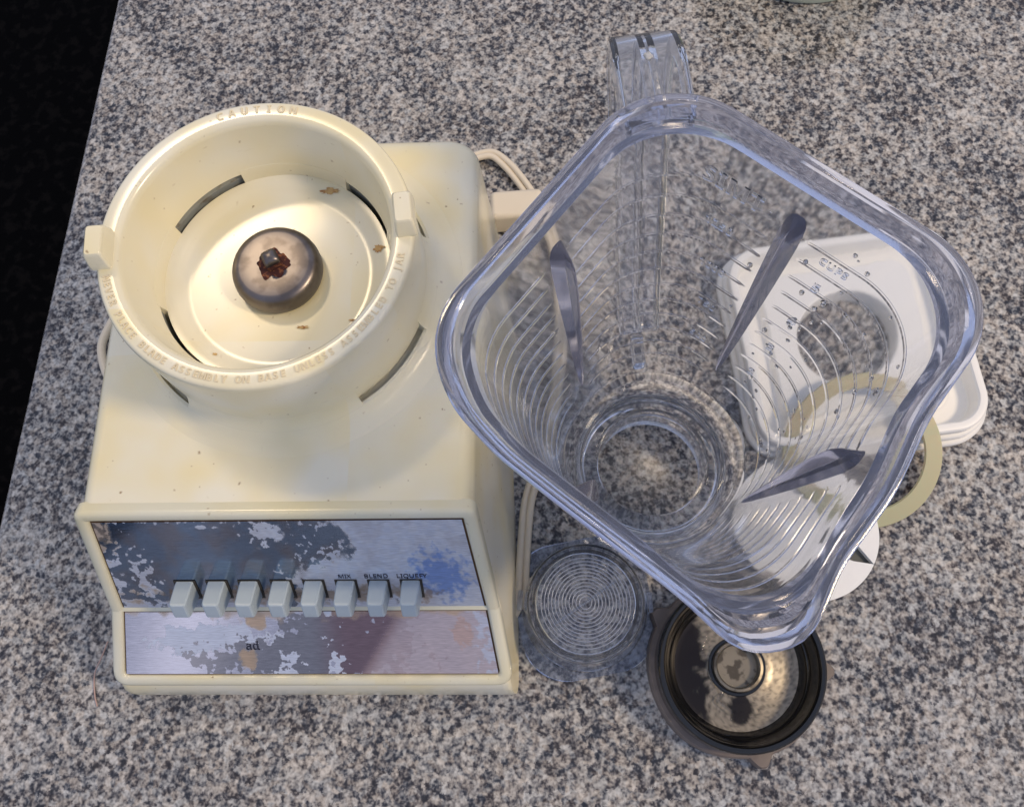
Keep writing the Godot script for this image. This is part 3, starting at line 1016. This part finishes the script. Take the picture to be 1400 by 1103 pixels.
# ------------------------------------------------------------------ threaded jar base
func build_jar_base() -> void:
	var o := thing("jar_base_ring", "black jar base collar lying wet side up under the spout", "jar base", Vector3(0.0885, 0.0, -0.0165), 0.0)
	# lobed flange
	var rows := []
	for e in [[0.0385, 0.0], [0.0, 0.0], [0.0004, 0.0090], [0.0012, 0.0102], [0.0385, 0.0106]]:
		var l := PackedVector3Array()
		for i in 240:
			var a := TAU * i / 240.0
			var rr := 0.0432
			for k in [3.0, 78.0, 215.0, 295.0]:
				var d := absf(wrapf(a - deg_to_rad(k), -PI, PI))
				rr = maxf(rr, 0.0432 + 0.0052 * clampf(1.0 - (d - 0.035) / 0.10, 0, 1))
			rr -= 0.0007 * (0.5 + 0.5 * sin(a * 5.0))
			if e[0] == 0.0385:
				rr = 0.0385
			else:
				rr -= e[0]
			l.append(Vector3(rr * cos(a), e[1], rr * sin(a)))
		rows.append(l)
	part("flange", outward(grid(rows, true, true)), M.black_matte, o, 30.0)
	part("collar", lathe([[0.0398, 0.0070], [0.0398, 0.0240], [0.0394, 0.0256], [0.0384, 0.0264], [0.0370, 0.0262], [0.0360, 0.0250], [0.0354, 0.0225], [0.0348, 0.0180], [0.0330, 0.0160], [0.0318, 0.0150], [0.0312, 0.0120], [0.0300, 0.0105], [0.0300, 0.0070]], 128), M.black, o, 40.0)
	var plate_mat := plain(Color(1, 1, 1), 0.3, 0.35)
	plate_mat.vertex_color_use_as_albedo = true
	var n := noise(0.9, 61)
	var n2 := noise(3.5, 62)
	var rings := [[0.0302, 0.0104], [0.0285, 0.0103], [0.0268, 0.0104], [0.0252, 0.0105], [0.0236, 0.0106], [0.0220, 0.0108], [0.0204, 0.0110], [0.0188, 0.0112], [0.0172, 0.0114], [0.0158, 0.0117], [0.0146, 0.0119], [0.0136, 0.0120], [0.0126, 0.0120]]
	var vs := PackedVector3Array()
	var cs := PackedColorArray()
	var ix := PackedInt32Array()
	var seg := 144
	for k in rings.size() * 2 - 1:
		var e: Array = rings[k / 2]
		var g: Array = rings[mini((k + 1) / 2, rings.size() - 1)]
		for i in seg:
			var a := TAU * i / seg
			var p := Vector3((e[0] + g[0]) / 2 * cos(a), (e[1] + g[1]) / 2, (e[0] + g[0]) / 2 * sin(a))
			vs.append(p)
			var w := n.get_noise_2d(p.x * 100.0, p.z * 100.0)
			var q := n2.get_noise_2d(p.x * 100.0, p.z * 100.0)
			# dried scum on black plastic, washed away on the left and along the front
			var scum := smoothstep(-0.0020, 0.0016, p.x + 0.0160 + w * 0.007) * smoothstep(0.0, 0.002, Vector2(p.x - 0.001, p.z - 0.0205).length() - 0.0058 - w * 0.004)
			scum *= clampf(0.8 + q * 0.8, 0.25, 1.0)
			cs.append(Color(0.012, 0.011, 0.011).lerp(Color(0.36, 0.31, 0.24), scum))
	for k in rings.size() * 2 - 2:
		for i in seg:
			var i2 := (i + 1) % seg
			for v in [k * seg + i, (k + 1) * seg + i2, k * seg + i2, k * seg + i, (k + 1) * seg + i, (k + 1) * seg + i2]:
				ix.append(v)
	var arr := []
	arr.resize(Mesh.ARRAY_MAX)
	arr[Mesh.ARRAY_VERTEX] = vs
	arr[Mesh.ARRAY_COLOR] = cs
	arr[Mesh.ARRAY_INDEX] = ix
	var am := ArrayMesh.new()
	am.add_surface_from_arrays(Mesh.PRIMITIVE_TRIANGLES, arr)
	var tool := SurfaceTool.new()
	tool.create_from(am, 0)
	tool.generate_normals()
	var ip := MeshInstance3D.new()
	ip.name = "inner_plate"
	ip.mesh = tool.commit()
	ip.material_override = plate_mat
	o.add_child(ip, true)
	part("bearing_boss", lathe([[0.0122, 0.0110], [0.0122, 0.0152], [0.0118, 0.0160], [0.0106, 0.0162], [0.0100, 0.0156], [0.0099, 0.0112], [0.0001, 0.0111], [0.0001, 0.0105], [0.0122, 0.0105]], 96), M.brass, o, 40.0)
	part("boss_groove", lathe([[0.0140, 0.0119], [0.0137, 0.0126], [0.0124, 0.0126], [0.0122, 0.0119]], 96), M.black, o)
	# water: a meniscus along the washed edge and a few drops
	var edge := []
	for i in 15:
		var z := lerpf(-0.0205, 0.0215, i / 14.0)
		edge.append(Vector3(-0.0138 - 0.007 * n.get_noise_2d(-1.4, z * 100.0) + 0.010 * pow(maxf(z / 0.022, 0.0), 2.0), 0.0112, z))
	part("water_edge", sweep(spline(edge, 5), circle2(0.0015, 12)), M.water, o, 60.0)
	for i in 14:
		var p := Vector3(rng.randf_range(-0.010, 0.010), 0.0107, rng.randf_range(0.0165, 0.0255))
		var r := rng.randf_range(0.0003, 0.0010)
		part("water_drop", moved(lathe([[0.0001, r * 0.8], [r * 0.5, r * 0.7], [r * 0.9, r * 0.4], [r, -0.0001], [0.0001, -0.0001]], 14), Transform3D(Basis(), p)), M.water, o, 60.0)

# ------------------------------------------------------------------ lid and seals
func build_lid() -> void:
	var l := thing("square_cover", "white square lid with a round hole lying behind the jar", "jar lid", Vector3(0.1640, 0.0, -0.1880), 0.12)
	var rows := []
	for e in [[0.0270, 0.0, 1], [0.0630, 0.0, 0], [0.0640, 0.0010, 0], [0.0640, 0.0038, 0], [0.0632, 0.0046, 0], [0.0614, 0.0048, 0], [0.0612, 0.0056, 0], [0.0618, 0.0062, 0], [0.0618, 0.0092, 0], [0.0610, 0.0100, 0], [0.0594, 0.0102, 0], [0.0592, 0.0110, 0], [0.0598, 0.0116, 0], [0.0598, 0.0156, 0], [0.0590, 0.0166, 0], [0.0575, 0.0170, 0], [0.0556, 0.0168, 0], [0.0548, 0.0158, 0], [0.0540, 0.0080, 0], [0.0530, 0.0066, 0], [0.0450, 0.0064, 0], [0.0440, 0.0070, 0], [0.0430, 0.0108, 0], [0.0420, 0.0116, 0], [0.0300, 0.0118, 1], [0.0286, 0.0112, 1], [0.0280, 0.0100, 1]]:
		var q := PackedVector3Array()
		for i in 160:
			var a := TAU * (i + 0.5) / 160
			var rr: float = e[0] if e[2] == 1 else rounded(a, e[0], maxf(0.024 - (0.064 - e[0]), 0.012))
			q.append(Vector3(rr * cos(a), e[1], rr * sin(a)))
		rows.append(q)
	part("lid_shell", outward(grid(rows, true, true)), M.lid, l, 32.0)

	var g := thing("rubber_gasket", "olive rubber sealing ring leaning on the white lid", "gasket", Vector3(0.1625, 0.0, -0.1235), 0.0)
	var ring := lathe([[0.0388, 0.0002], [0.0393, 0.0012], [0.0388, 0.0024], [0.0306, 0.0026], [0.0300, 0.0014], [0.0306, 0.0002]], 128)
	var tilt := Transform3D(Basis(Vector3.RIGHT, deg_to_rad(17.0)), Vector3(0, 0.0118, 0))
	part("ring", moved(ring, tilt), M.gasket, g, 40.0)

	var d := thing("white_disc", "flat white plastic disc with dark triangular opening half under the jar", "disc", Vector3(0.1310, 0.0, -0.0842), 0.0)
	var outer := PackedVector2Array()
	for i in 96:
		outer.append(Vector2(0.0363 * cos(TAU * i / 96), 0.0363 * sin(TAU * i / 96)))
	# opening: apex near the rim at lower right, widening towards the middle
	var hole := PackedVector2Array([Vector2(0.0318, 0.0175), Vector2(0.0215, 0.0158), Vector2(0.0130, 0.0120), Vector2(0.0205, 0.0020)])
	var up := PackedVector3Array()
	# cover the disc as two pieces so that the opening stays open
	for piece in cut_disc(outer, hole):
		var idx := Geometry2D.triangulate_polygon(piece)
		for i in range(0, idx.size(), 3):
			var a: Vector2 = piece[idx[i]]
			var b: Vector2 = piece[idx[i + 1]]
			var c: Vector2 = piece[idx[i + 2]]
			if (b - a).cross(c - a) > 0:
				var sw := b
				b = c
				c = sw
			up.append(Vector3(a.x, 0.0048, a.y)); up.append(Vector3(b.x, 0.0048, b.y)); up.append(Vector3(c.x, 0.0048, c.y))
	for lp in [outer, hole]:
		for i in lp.size():
			var a: Vector2 = lp[i]
			var b: Vector2 = lp[(i + 1) % lp.size()]
			var t := PackedVector3Array()
			quad(t, Vector3(a.x, 0.0008, a.y), Vector3(a.x, 0.0048, a.y), Vector3(b.x, 0.0048, b.y), Vector3(b.x, 0.0008, b.y))
			up.append_array(t if lp == outer else flip(t))
	part("plate", up, M.white, d)
	part("backing", lathe([[0.0350, 0.0001], [0.0350, 0.0010], [0.0001, 0.0010], [0.0001, 0.0001]], 64), M.grey, d)

func cut_disc(outer: PackedVector2Array, hole: PackedVector2Array) -> Array:
	# split along the line through the hole's apex so that triangulation needs no hole
	var c := (hole[0] + hole[2]) / 2.0
	var dir := (hole[0] - hole[2]).normalized()
	var nrm := Vector2(-dir.y, dir.x)
	var out := []
	for s in [1.0, -1.0]:
		var box := PackedVector2Array([c - dir * 0.2, c + dir * 0.2, c + dir * 0.2 + nrm * 0.2 * s, c - dir * 0.2 + nrm * 0.2 * s])
		for half in Geometry2D.intersect_polygons(outer, box):
			for p in Geometry2D.clip_polygons(half, hole):
				out.append(p)
	return out

func build_small_things() -> void:
	var b := thing("bowl", "pale green bowl edge at the very back of the worktop", "bowl", Vector3(0.1690, 0.0, -0.4790), 0.0)
	part("bowl_wall", lathe([[0.0560, 0.0], [0.0590, 0.0008], [0.0602, 0.0030], [0.0600, 0.0060], [0.0608, 0.0100], [0.0625, 0.0250], [0.0640, 0.0400], [0.0650, 0.0550], [0.0640, 0.0560], [0.0625, 0.0550], [0.0610, 0.0400], [0.0590, 0.0220], [0.0560, 0.0070], [0.0001, 0.0060], [0.0001, 0.0]], 96), M.bowl, b)
	var f := thing("stray_fibre", "thin pinkish fibre lying on granite left of the base", "fibre")
	part("strand", sweep(spline([Vector3(-0.232, 0.0008, -0.030), Vector3(-0.2335, 0.0022, -0.022), Vector3(-0.2365, 0.0010, -0.014), Vector3(-0.2352, 0.0008, -0.004), Vector3(-0.2330, 0.0008, 0.002)], 6), circle2(0.0004, 6)), M.fibre, f)
